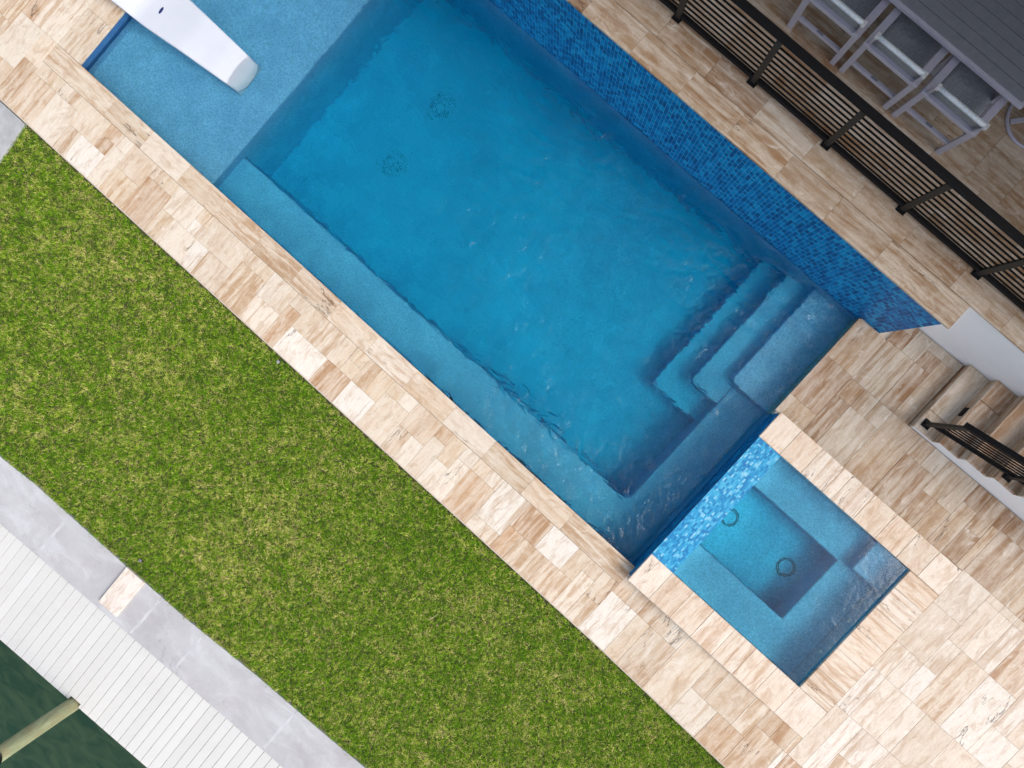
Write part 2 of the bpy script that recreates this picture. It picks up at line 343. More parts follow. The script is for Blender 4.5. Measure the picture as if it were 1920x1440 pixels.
# ------------------------------------------------------------------ geometry helpers
class MB:
    def __init__(s): s.v = []; s.f = []; s.sm = []
    def quad(s, a, b, c, d):
        n = len(s.v); s.v += [a, b, c, d]; s.f.append((n, n + 1, n + 2, n + 3)); s.sm.append(False)
    def box(s, x0, x1, y0, y1, z0, z1, zf=None, bev=0.0):
        """axis box; zf(x) adds height; bev chamfers the top edges"""
        z = zf or (lambda x: 0.0)
        n = len(s.v)
        if bev > 0:
            s.v += [(x0, y0, z0 + z(x0)), (x1, y0, z0 + z(x1)), (x1, y1, z0 + z(x1)), (x0, y1, z0 + z(x0))]
            s.v += [(x0, y0, z1 - bev + z(x0)), (x1, y0, z1 - bev + z(x1)), (x1, y1, z1 - bev + z(x1)), (x0, y1, z1 - bev + z(x0))]
            b = bev
            s.v += [(x0 + b, y0 + b, z1 + z(x0)), (x1 - b, y0 + b, z1 + z(x1)), (x1 - b, y1 - b, z1 + z(x1)), (x0 + b, y1 - b, z1 + z(x0))]
            fs = [(0, 3, 2, 1), (8, 9, 10, 11)]
            for i in range(4):
                j = (i + 1) % 4
                fs += [(i, j, 4 + j, 4 + i), (4 + i, 4 + j, 8 + j, 8 + i)]
        else:
            s.v += [(x0, y0, z0 + z(x0)), (x1, y0, z0 + z(x1)), (x1, y1, z0 + z(x1)), (x0, y1, z0 + z(x0))]
            s.v += [(x0, y0, z1 + z(x0)), (x1, y0, z1 + z(x1)), (x1, y1, z1 + z(x1)), (x0, y1, z1 + z(x0))]
            fs = [(0, 3, 2, 1), (4, 5, 6, 7)] + [(i, (i + 1) % 4, 4 + (i + 1) % 4, 4 + i) for i in range(4)]
        for f in fs: s.f.append(tuple(n + i for i in f)); s.sm.append(False)
        return s
    def bar(s, p, q, w, h, up=(0, 0, 1)):
        """rectangular bar from p to q, w across, h along up"""
        p, q = Vector(p), Vector(q); d = (q - p).normalized(); u = Vector(up)
        sd_ = d.cross(u).normalized(); u = sd_.cross(d).normalized()
        n = len(s.v)
        for e in (p, q):
            for a, b in ((-1, -1), (1, -1), (1, 1), (-1, 1)):
                s.v.append(tuple(e + sd_ * a * w / 2 + u * b * h / 2))
        for f in [(0, 3, 2, 1), (4, 5, 6, 7)] + [(i, (i + 1) % 4, 4 + (i + 1) % 4, 4 + i) for i in range(4)]:
            s.f.append(tuple(n + i for i in f)); s.sm.append(False)
        return s
    def tube(s, pts, r, seg=10, caps=True, closed=False):
        pts = [Vector(p) for p in pts]; n0 = len(s.v); L = len(pts)
        rr = r if isinstance(r, (list, tuple)) else [r] * L
        ref = None
        for i, p in enumerate(pts):
            if closed: d = (pts[(i + 1) % L] - pts[i - 1]).normalized()
            else: d = (pts[min(i + 1, L - 1)] - pts[max(i - 1, 0)]).normalized()
            if ref is None: ref = Vector((0, 0, 1)) if abs(d.z) < 0.9 else Vector((1, 0, 0))
            a = d.cross(ref).normalized(); b = a.cross(d).normalized()
            for k in range(seg):
                t = 2 * math.pi * k / seg
                s.v.append(tuple(p + a * math.cos(t) * rr[i] + b * math.sin(t) * rr[i]))
        for i in range(L if closed else L - 1):
            for k in range(seg):
                k2 = (k + 1) % seg; j = (i + 1) % L
                s.f.append((n0 + i * seg + k, n0 + i * seg + k2, n0 + j * seg + k2, n0 + j * seg + k)); s.sm.append(True)
        if caps and not closed:
            s.f.append(tuple(n0 + k for k in reversed(range(seg)))); s.sm.append(False)
            s.f.append(tuple(n0 + (L - 1) * seg + k for k in range(seg))); s.sm.append(False)
        return s
    def prism(s, poly, z0, z1):
        n = len(s.v); m = len(poly)
        s.v += [(x, y, z0) for x, y in poly] + [(x, y, z1) for x, y in poly]
        s.f.append(tuple(n + i for i in reversed(range(m)))); s.sm.append(False)
        s.f.append(tuple(n + m + i for i in range(m))); s.sm.append(False)
        for i in range(m):
            j = (i + 1) % m; s.f.append((n + i, n + j, n + m + j, n + m + i)); s.sm.append(False)
        return s
    def mesh(s, name, mat):
        me = bpy.data.meshes.new(name); me.from_pydata(s.v, [], s.f)
        me.polygons.foreach_set('use_smooth', s.sm)
        me.materials.append(M[mat]); me.update(); return me
    def build(s, name, mat, parent=None, bevel=0.0):
        o = bpy.data.objects.new(name, s.mesh(name, mat)); C.objects.link(o)
        if parent is not None: o.parent = parent
        if bevel:
            b = o.modifiers.new('bevel', 'BEVEL'); b.width = bevel; b.segments = 2; b.limit_method = 'ANGLE'
        return o

def tag(o, label=None, cat=None, group=None, kind=None):
    if label: o['label'] = label
    if cat: o['category'] = cat
    if group: o['group'] = group
    if kind: o['kind'] = kind
    return o
def empty(name, loc=(0, 0, 0)):
    o = bpy.data.objects.new(name, None); C.objects.link(o); o.location = loc; return o
def kids(o): return [c for c in bpy.data.objects if c.parent == o]
def copy_tree(root, loc):
    r = root.copy(); C.objects.link(r); r.location = loc
    for ch in kids(root):
        c = ch.copy(); C.objects.link(c); c.parent = r
        for g in kids(ch):
            d = g.copy(); C.objects.link(d); d.parent = c
    return r

# ------------------------------------------------------------------ stones
RAMP0, RAMP1, RISE = 2.45, 4.90, 0.185
def zf(u):
    t = min(1.0, max(0.0, (u - RAMP0) / (RAMP1 - RAMP0))); return RISE * t
PAL = {  # 'brown' and 'patio' stones are toned down further to carry the overhang's shade
 'light': [((0.64, 0.50, 0.365), 3), ((0.69, 0.57, 0.44), 3), ((0.74, 0.65, 0.54), 4), ((0.82, 0.77, 0.70), 2.2), ((0.54, 0.36, 0.22), 1.3), ((0.65, 0.51, 0.36), 3)],
 'coping': [((0.60, 0.46, 0.325), 3), ((0.66, 0.54, 0.41), 3), ((0.55, 0.42, 0.29), 2), ((0.70, 0.60, 0.49), 2)],
 'rim': [((0.68, 0.53, 0.40), 3), ((0.74, 0.61, 0.49), 3), ((0.78, 0.67, 0.57), 3)],
 'pale': [((0.67, 0.555, 0.45), 3), ((0.70, 0.61, 0.52), 4), ((0.77, 0.71, 0.65), 3), ((0.56, 0.38, 0.25), 0.9), ((0.64, 0.52, 0.41), 2)],
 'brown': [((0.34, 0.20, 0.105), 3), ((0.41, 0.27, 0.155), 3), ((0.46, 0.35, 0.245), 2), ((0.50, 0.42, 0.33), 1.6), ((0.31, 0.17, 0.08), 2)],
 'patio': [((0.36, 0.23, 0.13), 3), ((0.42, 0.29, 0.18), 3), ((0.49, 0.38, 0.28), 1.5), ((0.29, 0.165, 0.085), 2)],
}
def pick(pal):
    P = PAL[pal]; t = rnd.random() * sum(w for _, w in P)
    for c, w in P:
        t -= w
        if t <= 0: break
    j = rnd.uniform(0.94, 1.06)
    return tuple(min(0.95, x * j) for x in c) + (1.0,)
_mc = {}
def stone(parent, name, u0, u1, v0, v1, z, pal, along='v', th=0.03, gap=0.0008, bev=0.0014, color=None, zfun=zf):
    """a stone; its grain runs along u or v. z is its top (over the slope of the deck)"""
    lu, lv = (u1 - u0) - 2 * gap, (v1 - v0) - 2 * gap
    if lu < 0.012 or lv < 0.012: return None
    a, b = (lu, lv) if along == 'u' else (lv, lu)
    key = (round(a, 3), round(b, 3), th)
    if key not in _mc:
        m = MB(); m.box(-a / 2, a / 2, -b / 2, b / 2, -th, 0.0, bev=bev); _mc[key] = m.mesh('stone', 'trav')
    o = bpy.data.objects.new(name, _mc[key]); C.objects.link(o)
    uc, vc = (u0 + u1) / 2, (v0 + v1) / 2
    sl = (zfun(u1) - zfun(u0)) / (u1 - u0) if zfun else 0.0
    zz = z + ((zfun(u0) + zfun(u1)) / 2 if zfun else 0.0) + rnd.uniform(-0.0006, 0.0006)
    R = Matrix.Rotation(-math.atan(sl), 4, 'Y')
    if along == 'v': R = R @ Matrix.Rotation(math.pi / 2, 4, 'Z')
    if rnd.random() < 0.5: R = R @ Matrix.Rotation(math.pi, 4, 'Z')
    o.matrix_world = Matrix.Translation((uc, vc, zz)) @ R
    o.color = color or pick(pal)
    if parent is not None: o.parent = parent
    return o

CELL = 0.2032
def pack(parent, name, u0, u1, v0, v1, z, pal, along='v', cu=CELL, cv=CELL, sizes=None, zfun=zf):
    """random ashlar of 8/16/24 inch stones, longer along the grain"""
    nu, nv = max(1, math.ceil((u1 - u0) / cu - 0.3)), max(1, math.ceil((v1 - v0) / cv - 0.3))
    us = [min(u0 + i * cu, u1) for i in range(nu)] + [u1]; vs = [min(v0 + i * cv, v1) for i in range(nv)] + [v1]
    free = [[True] * nv for _ in range(nu)]
    sizes = sizes or [((2, 3), 3), ((2, 2), 1.6), ((1, 2), 2.2), ((1, 1), 0.3), ((1, 3), 3.5), ((1, 4), 1.0), ((2, 4), 0.8)]
    out = []
    for i in range(nu):
        for j in range(nv):
            if not free[i][j]: continue
            cand = []
            for (a, b), w in sizes:
                A, B = (a, b) if along == 'v' else (b, a)
                if i + A <= nu and j + B <= nv and all(free[x][y] for x in range(i, i + A) for y in range(j, j + B)): cand.append(((A, B), w))
            if not cand: cand = [((1, 1), 1)]
            t = rnd.random() * sum(w for _, w in cand)
            for (A, B), w in cand:
                t -= w
                if t <= 0: break
            for x in range(i, i + A):
                for y in range(j, j + B): free[x][y] = False
            out.append(stone(parent, name, us[i], us[i + A], vs[j], vs[j + B], z, pal, along, zfun=zfun))
    return out

def row(parent, name, cuts, v0, v1, z, pal, axis='u', along='u', zfun=zf, th=0.03):
    for a, b in zip(cuts[:-1], cuts[1:]):
        if axis == 'u': stone(parent, name, a, b, v0, v1, z, pal, along, zfun=zfun, th=th)
        else: stone(parent, name, v0, v1, a, b, z, pal, along, zfun=zfun, th=th)
def frange(a, b, st):
    r = [a]
    while r[-1] + st < b - 0.05: r.append(r[-1] + st)
    r.append(b); return r

# ------------------------------------------------------------------ GROUND AND WATERS
g = MB()
for r in [(-80, -8.9, -5.5, 80), (-8.9, 60, 3.6, 80), (5.4, 60, -5.5, 3.6), (-8.9, 5.4, -5.5, -1.22), (-8.9, -7.45, -1.22, 3.6)]:
    g.box(r[0], r[1], r[2], r[3], -0.45, -0.10)
tag(g.build('ground', 'turf'), 'flat turf ground around the house and lawn', kind='structure')
g = MB().box(-12.5, 9.5, -5.52, -2.03, -0.09, -0.075)
tag(g.build('lawn_soil', 'soil'), 'dark soil under the lawn', kind='structure')
g = MB(); g.quad((-120, -140, -1.15), (120, -140, -1.15), (120, -5.7, -1.15), (-120, -5.7, -1.15))
tag(g.build('canal_water', 'canal'), 'dark green canal water beside the white dock', kind='structure')

# ------------------------------------------------------------------ DECK
deck = MB()
R = [(-10.4, -7.43, -2.02, 3.0), (-7.43, 2.25, -2.02, -1.03), (2.25, RAMP0, -2.02, -1.10), (RAMP0, RAMP1, -2.02, -1.10), (RAMP1, 11.0, -2.02, 1.5),
     (2.25, RAMP0, 1.50, 3.02), (RAMP0, RAMP1, 1.50, 3.36), (RAMP1, 11.0, 1.50, 2.45)]
for u0, u1, v0, v1 in R:
    deck.box(u0, u1, v0, v1, -0.45, -0.0285, zf)
deck = deck.build('deck', 'grout')
tag(deck, 'travertine pool deck around the pool and spa', kind='structure')
def T(*a, **k): return pack(deck, 'tile', *a, **k)
T(-7.53, 2.25, -2.0, -1.272, 0, 'light', cv=0.1825 * 4 / 4, sizes=[((2, 2), 2), ((2, 3), 3), ((1, 2), 3.5), ((1, 3), 3.0), ((1, 4), 1.0), ((1, 1), 0.3)])
T(2.25, 4.955, -2.0, -1.135, 0, 'light')
T(-10.2, -7.53, -2.0, 2.6, 0, 'light')
T(4.957, 8.5, -2.0, 1.55, 0, 'pale')
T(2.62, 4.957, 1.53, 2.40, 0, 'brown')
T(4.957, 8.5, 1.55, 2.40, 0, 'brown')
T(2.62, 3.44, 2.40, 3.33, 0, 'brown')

# ------------------------------------------------------------------ POOL
pool = MB()
# walls and floor of the shell (the outer faces stay underground)
pool.box(-7.40, -7.15, -1.28, 3.3, -1.55, -0.031)      # shallow end wall
pool.box(-7.15, 2.25, -1.28, -1.03, -2.0, -0.031)     # lawn side wall
pool.box(2.27, 2.50, 1.12, 3.02, -1.55, -0.031)        # deck end wall
pool.box(2.27, 2.50, -1.10, 1.12, -1.55, 0.130)
pool.box(-7.15, 2.27, 3.021, 3.0235, -2.0, -0.165)        # spa wall
pool.quad((-7.15, -1.03, -1.86), (2.27, -1.03, -1.22), (2.27, 3.02, -1.22), (-7.15, 3.02, -1.86))       # floor, deeper towards the shelf
pool = pool.build('pool', 'plaster')
tag(pool, 'blue plaster swimming pool sunk in the deck', kind='structure')
def part(name, mat, parent, *boxes, bevel=0.0, label=None, zf_=None):
    m = MB()
    for b in boxes: m.box(*b)
    o = m.build(name, mat, parent, bevel)
    if label: o['label'] = label
    return o
part('sun_shelf', 'plaster', pool, (-7.16, -4.97, -1.04, 3.03, -2.0, -0.345), bevel=0.02)
# L shaped bench
m = MB().prism([(-4.985, -1.035), (2.275, -1.035), (2.275, 3.025), (1.755, 3.025), (1.755, -0.40), (1.735, -0.455), (1.68, -0.485), (-4.985, -0.485)], -2.0, -0.55)
m.build('bench', 'plaster', pool, 0.02)
for nm, (ua, va, zz) in zip(('step', 'step', 'step'), [(1.66, 1.50, -0.36), (1.32, 1.20, -0.58), (1.00, 0.87, -0.90)]):
    m = MB().prism([(ua, 3.027), (ua, va + 0.05), (ua + 0.05, va), (2.278, va), (2.278, 3.027)], -1.5, zz)
    m.build(nm, 'plaster', pool, 0.02)
for (x, y) in [(-3.72, 0.80), (-3.72, 1.86)]:
    zfl = -1.22 - (2.27 - x) * 0.64 / 9.42 + 0.012
    m = MB(); m.tube([(x + 0.125 * math.cos(t * math.pi / 16), y + 0.125 * math.sin(t * math.pi / 16), zfl) for t in range(32)], 0.014, 6, closed=True)
    m.build('drain_cover', 'drain', pool)

def mosaic(name, parent, org, du, dv, Wd, Hd, cu, cv, mat, grout, proud=0.002, gap=0.0018, seed=1, pvar=0.5, singles=0, thick=0.012):
    """glass mosaic on a plane: columns cu wide, pieces cv or cv/2 high; every piece proud of the grout"""
    org, du, dv = Vector(org), Vector(du).normalized(), Vector(dv).normalized(); nn = du.cross(dv)
    rg = np.random.default_rng(seed)
    V = []; F = []; T_ = []
    def P(a, b, c): return tuple(org + du * a + dv * b + nn * c)
    g = MB(); n = 0
    g.v += [P(0, 0, -thick), P(Wd, 0, -thick), P(Wd, Hd, -thick), P(0, Hd, -thick), P(0, 0, 0), P(Wd, 0, 0), P(Wd, Hd, 0), P(0, Hd, 0)]
    g.f += [(0, 3, 2, 1), (4, 5, 6, 7), (0, 1, 5, 4), (1, 2, 6, 5), (2, 3, 7, 6), (3, 0, 4, 7)]; g.sm += [False] * 6
    g.build(name.replace('mosaic', 'grout_bed'), grout, parent)
    nc = int(round(Wd / cu)); w = Wd / nc
    done = 0; cache = {}
    RT = Matrix((du, dv, nn)).transposed().to_4x4()
    def single(a0, a1, q0, q1, t):
        # one piece of glass as an object of its own; alike pieces share a mesh
        key = (round(q1 - q0, 3), int(t * 8))
        if key not in cache:
            x, y = (a1 - a0) / 2, (q1 - q0) / 2
            m = MB().box(-x, x, -y, y, -0.002, proud)
            me_ = m.mesh('glass_tile', mat)
            at_ = me_.attributes.new('tint', 'FLOAT', 'FACE'); at_.data.foreach_set('value', np.full(len(m.f), (key[1] + 0.5) / 8, dtype=np.float32))
            cache[key] = me_
        o_ = bpy.data.objects.new('glass_tile', cache[key]); C.objects.link(o_)
        o_.matrix_world = Matrix.Translation(org + du * (a0 + a1) / 2 + dv * (q0 + q1) / 2) @ RT
        o_.parent = parent
    for i in reversed(range(nc)):
        a0, a1 = i * w + gap / 2, (i + 1) * w - gap / 2
        b = 0.0
        first = True
        while b < Hd - 1e-4:
            h = cv if rg.random() > pvar else cv / 2
            if first and i % 2: h = cv / 2
            first = False
            b1 = min(Hd, b + h)
            if b1 - b > gap * 2:
                q0, q1 = b + gap / 4, b1 - gap / 4
                if done < singles:
                    single(a0, a1, q0, q1, float(rg.random())); done += 1; b = b1; continue
                k = len(V)
                V += [P(a0, q0, 0), P(a1, q0, 0), P(a1, q1, 0), P(a0, q1, 0), P(a0, q0, proud), P(a1, q0, proud), P(a1, q1, proud), P(a0, q1, proud)]
                F += [(k + 4, k + 5, k + 6, k + 7), (k, k + 1, k + 5, k + 4), (k + 1, k + 2, k + 6, k + 5), (k + 2, k + 3, k + 7, k + 6), (k + 3, k, k + 4, k + 7)]
                T_ += [float(rg.random())] * 5
            b = b1
    me = bpy.data.meshes.new(name); me.from_pydata(V, [], F); me.materials.append(M[mat])
    at = me.attributes.new('tint', 'FLOAT', 'FACE'); at.data.foreach_set('value', np.array(T_, dtype=np.float32))
    o = bpy.data.objects.new(name, me); C.objects.link(o); o.parent = parent
    tag(o, kind='stuff'); return o

# tile bands at the waterline
mosaic('waterline_mosaic', pool, (-7.148, 3.0, -0.20), (0, -1, 0), (0, 0, 1), 4.0, 0.168, 0.04, 0.03, 'wallblue', 'sgrout', seed=5)
pool_band = mosaic('waterline_mosaic', pool, (2.262, 3.0, -0.20), (0, -1, 0), (0, 0, -1), 1.49, -0.0, 0.04, 0.03, 'wallblue', 'sgrout', seed=6) if False else None
# spa front face, standing in the pool
mosaic('spa_face_mosaic', pool, (2.262, -1.095, -0.20), (0, 0, 1), (0, 1, 0), 0.33, 2.61, 0.0225, 0.05, 'wallblue', 'sgrout', seed=8, pvar=0.4)
mosaic('waterline_mosaic', pool, (-7.14, -1.028, -0.032), (0, 0, -1), (1, 0, 0), 0.17, 9.38, 0.0425, 0.05, 'wallblue', 'sgrout', seed=9)
mosaic('waterline_mosaic', pool, (2.266, 1.53, -0.20), (0, 0, 1), (0, 1, 0), 0.168, 1.48, 0.042, 0.05, 'wallblue', 'sgrout', seed=10)

# coping of the pool
COP = [-7.53, -6.467]
while COP[-1] < 1.9: COP.append(COP[-1] + 0.6465)
COP[-1] = 2.262
row(pool, 'coping_stone', COP, -1.270, -0.985, 0.0, 'coping')
row(pool, 'coping_stone', [-0.983, -0.38, 0.24, 0.86, 1.48, 2.1, 2.72, 3.0], -7.53, -7.128, 0.0, 'coping', axis='v', along='v')
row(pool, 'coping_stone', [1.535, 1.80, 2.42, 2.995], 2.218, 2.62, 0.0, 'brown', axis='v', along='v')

# water of the pool
def water_box(name, mat, u0, u1, v0, v1, z0, z1, label):
    m = MB(); m.box(u0, u1, v0, v1, z0, z1); o = m.build(name, mat); tag(o, label, kind='structure'); return o
water_box('pool_water', 'water', -7.155, 2.275, -1.035, 3.025, -1.95, -0.12, 'clear blue water filling the pool')

# ------------------------------------------------------------------ SPA
SZ = 0.19
spa = MB()
spa.box(2.50, 2.578, -1.10, 1.50, -1.0, 0.130)              # spill wall, back half
spa.box(2.27, 2.578, -1.10, -0.745, 0.131, SZ - 0.031)
spa.box(2.27, 2.578, 1.17, 1.50, 0.131, SZ - 0.031)
spa.box(2.578, 4.90, -1.10, -0.745, -1.0, SZ - 0.031)
spa.box(2.578, 4.90, 1.17, 1.50, -1.0, SZ - 0.031)
spa.box(4.555, 4.90, -0.745, 1.17, -1.0, SZ - 0.031)
spa.box(2.578, 4.555, -0.745, 1.17, -1.0, -0.78)
spa = spa.build('spa', 'plaster')
tag(spa, 'raised square spa with tiled spillway at the pool end', kind='structure')
m = MB().prism([(2.578, -0.746), (4.556, -0.746), (4.556, 1.171), (2.578, 1.171), (2.578, 0.71), (4.03, 0.71), (4.03, -0.27), (2.578, -0.27)], -0.9, -0.30)
m.build('bench', 'plaster', spa, 0.02)
part('corner_seat', 'plaster', spa, (4.15, 4.557, 0.735, 1.172, -0.9, -0.09), bevel=0.02)
for (x, y) in [(3.80, 0.235), (2.86, 0.235)]:
    m = MB()
    for rr in (0.095, 0.115):
        m.tube([(x + rr * math.cos(t * math.pi / 16), y + rr * math.sin(t * math.pi / 16), -0.773) for t in range(32)], 0.006, 6, closed=True)
    m.build('drain_cover', 'drain', spa)
for (x, y) in [(4.535, 0.25), (4.535, -0.25)]:
    m = MB(); m.tube([(x, y, -0.12), (x + 0.03, y, -0.12)], 0.022, 12); m.build('jet', 'plastic', spa)
mosaic('spillway_mosaic', spa, (2.248, -0.735, 0.163), (1, 0, 0), (0, 1, 0), 0.335, 1.895, 0.0225, 0.046, 'spill', 'sgrout', seed=11, pvar=0.3, thick=0.032)
mosaic('waterline_mosaic', spa, (4.550, 1.165, -0.03), (0, -1, 0), (0, 0, 1), 1.9, 0.185, 0.04, 0.03, 'wallblue', 'sgrout', seed=12)
bpy.data.objects[-1] if False else None
# the band on the far wall faces the spillway
def stones_u(cuts, v0, v1, z, pal, along='v'):
    for a, b in zip(cuts[:-1], cuts[1:]): stone(spa, 'rim_stone', a, b, v0, v1, z, pal, along, zfun=None, bev=0.004)
cl = [2.245] + [2.572 + 0.3235 * i for i in range(8)]; cl[-1] = 4.955
stones_u(cl[:-1] + [cl[-1]], -1.135, -0.717, SZ, 'rim')
stones_u([2.235, 2.55, 2.87, 3.20, 3.33, 3.66, 3.99, 4.31, 4.63, 4.955], 1.145, 1.525, SZ, 'rim')
for a, b in zip([-0.715, -0.40, -0.08, 0.24, 0.56, 0.88], [-0.40, -0.08, 0.24, 0.56, 0.88, 1.143]):
    stone(spa, 'rim_stone', 4.53, 4.955, a, b, SZ, 'rim', 'u', zfun=None, bev=0.004)
water_box('spa_water', 'spawater', 2.583, 4.548, -0.742, 1.167, -0.95, 0.150, 'still blue water inside the spa')

# ------------------------------------------------------------------ PATIO (upper level)
PZ = 1.26
wall = MB()
wall.box(-10.5, 2.5155, 3.025, 3.40, -2.0, PZ - 0.031)
wall.box(2.5155, 11.0, 3.345, 3.60, -0.5, PZ - 0.031)
wall = wall.build('retaining_wall', 'white')
tag(wall, 'white stucco retaining wall with blue mosaic face above the pool', 'wall')
mosaic('wall_mosaic', wall, (-8.6, 3.020, -0.160), (1, 0, 0), (0, 0, 1), 11.115, 1.385, 0.0475, 0.05, 'wallblue', 'mgrout', seed=21, pvar=0.45, thick=0.01, gap=0.0026, proud=0.0015, singles=300)
patio = MB()
patio.box(-10.5, 11.0, 3.40, 9.0, -0.3, PZ - 0.031)
patio.box(5.29, 11.0, 2.42, 3.345, -0.3, PZ - 0.0315)
patio = patio.build('patio', 'grout')
tag(patio, 'raised travertine patio behind the black railing', kind='structure')
cc = [-0.338 + 0.6405 * i for i in range(-10, 5)]; cc[-1] = 2.572
cc = [c for c in cc if c > -5.6]
row(wall, 'coping_stone', cc, 2.998, 3.298, PZ, 'patio', zfun=None)
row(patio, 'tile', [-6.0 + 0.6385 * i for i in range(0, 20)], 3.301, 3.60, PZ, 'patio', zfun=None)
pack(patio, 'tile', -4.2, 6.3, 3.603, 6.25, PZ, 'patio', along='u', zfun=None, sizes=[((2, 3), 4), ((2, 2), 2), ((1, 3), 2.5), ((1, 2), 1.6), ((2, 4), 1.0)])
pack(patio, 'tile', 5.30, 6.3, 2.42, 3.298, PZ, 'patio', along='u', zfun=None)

# unseen house side: wall and overhang added to shade the patio and deck
house = empty('house', (0, 9.0, PZ))
def hp(name, mat, *b):
    m = MB(); m.box(b[0], b[1], b[2] - 9.0, b[3] - 9.0, b[4] - PZ, b[5] - PZ); return m.build(name, mat, house)
hp('wall', 'white', -14, 12, 8.6, 9.0, PZ, 7.2)
hp('shade_roof', 'shade_roof', -14.5, 12.5, 3.95, 9.4, 4.3, 4.55)
tag(house, 'unseen white house wall with an added flat roof over the raised patio', 'house')

# ------------------------------------------------------------------ STAIRS
st = empty('staircase', (3.45, 2.9, 0.05))
def sp(name, mat, m, bev=0.0):
    o = m.build(name, mat, st, bev); o.location = (-3.45, -2.9, -0.05); return o
ST0, TR, RI = 3.45, 0.2615, 0.1515
prof = [(ST0 + 0.01, -0.2)]
core = MB()
for i in range(8):
    core.box(ST0 + 0.02 + TR * i, (ST0 + 0.02 + TR * (i + 1)) if i < 7 else 5.29, 2.410, 3.335, -0.2, 0.05 + RI * (i + 1) - 0.037)
sp('stringer', 'white', core)
def st_stone(name, a, b, v0, v1, z0, z1, vert=False, first=False):
    """bull-nosed tread stone or a riser stone"""
    m = MB()
    if vert: m.box(a, b, v0, v1, z0, z1)
    else: m.box(a, b, v0, v1, z0, z1)
    cx, cy, cz = (a + b) / 2, (v0 + v1) / 2, (z0 + z1) / 2
    if vert: m.v = [(y - cy, z - cz, x - cx) for x, y, z in m.v]
    else: m.v = [(y - cy, -(x - cx), z - cz) for x, y, z in m.v]
    o = m.build(name, 'trav', st, 0.010 if not vert else 0.003)
    if vert:
        o.matrix_world = Matrix.Translation((cx - 3.45, cy - 2.9, cz - 0.05)) @ Matrix(((0, 0, 1, 0), (1, 0, 0, 0), (0, 1, 0, 0), (0, 0, 0, 1)))
    else:
        o.matrix_world = Matrix.Translation((cx - 3.45, cy - 2.9, cz - 0.05)) @ Matrix(((0, -1, 0, 0), (1, 0, 0, 0), (0, 0, 1, 0), (0, 0, 0, 1)))
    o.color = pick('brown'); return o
for i in range(8):
    u = ST0 + TR * i; zt = 0.05 + RI * (i + 1); zb = 0.05 + RI * i
    cut = rnd.choice([2.86, 2.98, 2.72, 3.05, 2.66])
    for v0, v1 in ((2.402, cut), (cut, 3.343)):
        if i < 7: st_stone('tread', u - 0.012, u + TR + 0.018, v0 + 0.001, v1 - 0.001, zt - 0.036, zt)
    cut2 = rnd.choice([2.8, 2.95, 3.02])
    for v0, v1 in ((2.405, cut2), (cut2, 3.342)):
        st_stone('riser', u, u + 0.018, v0 + 0.001, v1 - 0.001, zb, zt - 0.037, vert=True)
u2 = ST0 + TR
m = MB().box(u2 - 0.012, u2 + 0.003, 2.80, 2.92, 0.05 + RI + 0.03, 0.05 + 2 * RI - 0.05)
sp('step_light', 'black', m)
tag(st, 'travertine staircase with white stringer climbing to the patio', 'staircase')

# ------------------------------------------------------------------ RAILINGS
RV = 3.58
rail = empty('patio_railing', (0, RV, PZ))
def rp(name, mat, m, bev=0.0):
    o = m.build(name, mat, rail, bev); o.location = (0, -RV, -PZ); return o
posts = [-3.46, -2.475, -1.489, -0.494, 0.467, 1.443, 2.405, 3.38, 4.35, 5.32, 6.28]
for pu in posts:
    rp('post', 'bronze', MB().box(pu - 0.030, pu + 0.030, RV - 0.018, RV + 0.018, PZ + 0.004, 2.055))
    b = MB().box(pu - 0.05, pu + 0.05, RV - 0.05, RV + 0.05, PZ, PZ + 0.012)
    for sx in (-1, 1):
        for sy in (-1, 1): b.tube([(pu + sx * 0.036, RV + sy * 0.036, PZ + 0.012), (pu + sx * 0.036, RV + sy * 0.036, PZ + 0.02)], 0.008, 6)
    rp('base_plate', 'black', b, 0.002)
rp('top_rail', 'black', MB().box(posts[0] - 0.04, posts[-1] + 0.04, RV - 0.034, RV + 0.034, 2.056, 2.10), 0.005)
for a, b in zip(posts[:-1], posts[1:]):
    rp('bottom_rail', 'black', MB().box(a + 0.026, b - 0.026, RV - 0.022, RV + 0.022, PZ + 0.05, PZ + 0.10), 0.004)
    for k in range(9):
        z = PZ + 0.165 + k * 0.0745
        rp('rod', 'black', MB().bar((a + 0.025, RV, z), (b - 0.025, RV, z), 0.013, 0.015))
tag(rail, 'long black metal railing with horizontal bars along the raised patio', 'railing')

sr = empty('stair_railing', (3.53, 2.507, 0.2015))
SL = RI / TR
def zr(u): return (u - 3.53) * SL
def sp2(name, mat, m, bev=0.0):
    o = m.build(name, mat, sr, bev); o.location = (-3.53, -2.507, -0.2015); return o
for k, pu in enumerate((3.53, 4.315, 5.10)):
    zb = 0.05 + RI * (1 + 3 * k)
    sp2('post', 'bronze', MB().box(pu - 0.025, pu + 0.025, 2.489, 2.525, zb + 0.004, 1.0 + zr(pu) - 0.02))
    b = MB().box(pu - 0.05, pu + 0.05, 2.457, 2.557, zb, zb + 0.012)
    for sx in (-1, 1):
        for sy in (-1, 1): b.tube([(pu + sx * 0.036, 2.507 + sy * 0.036, zb + 0.012), (pu + sx * 0.036, 2.507 + sy * 0.036, zb + 0.02)], 0.008, 6)
    sp2('base_plate', 'black', b, 0.002)
def sloped(u0, u1, z0, w, h): return MB().bar((u0, 2.507, z0 + zr(u0)), (u1, 2.507, z0 + zr(u1)), w, h)
sp2('top_rail', 'black', sloped(3.46, 5.35, 1.0, 0.06, 0.04), 0.004)
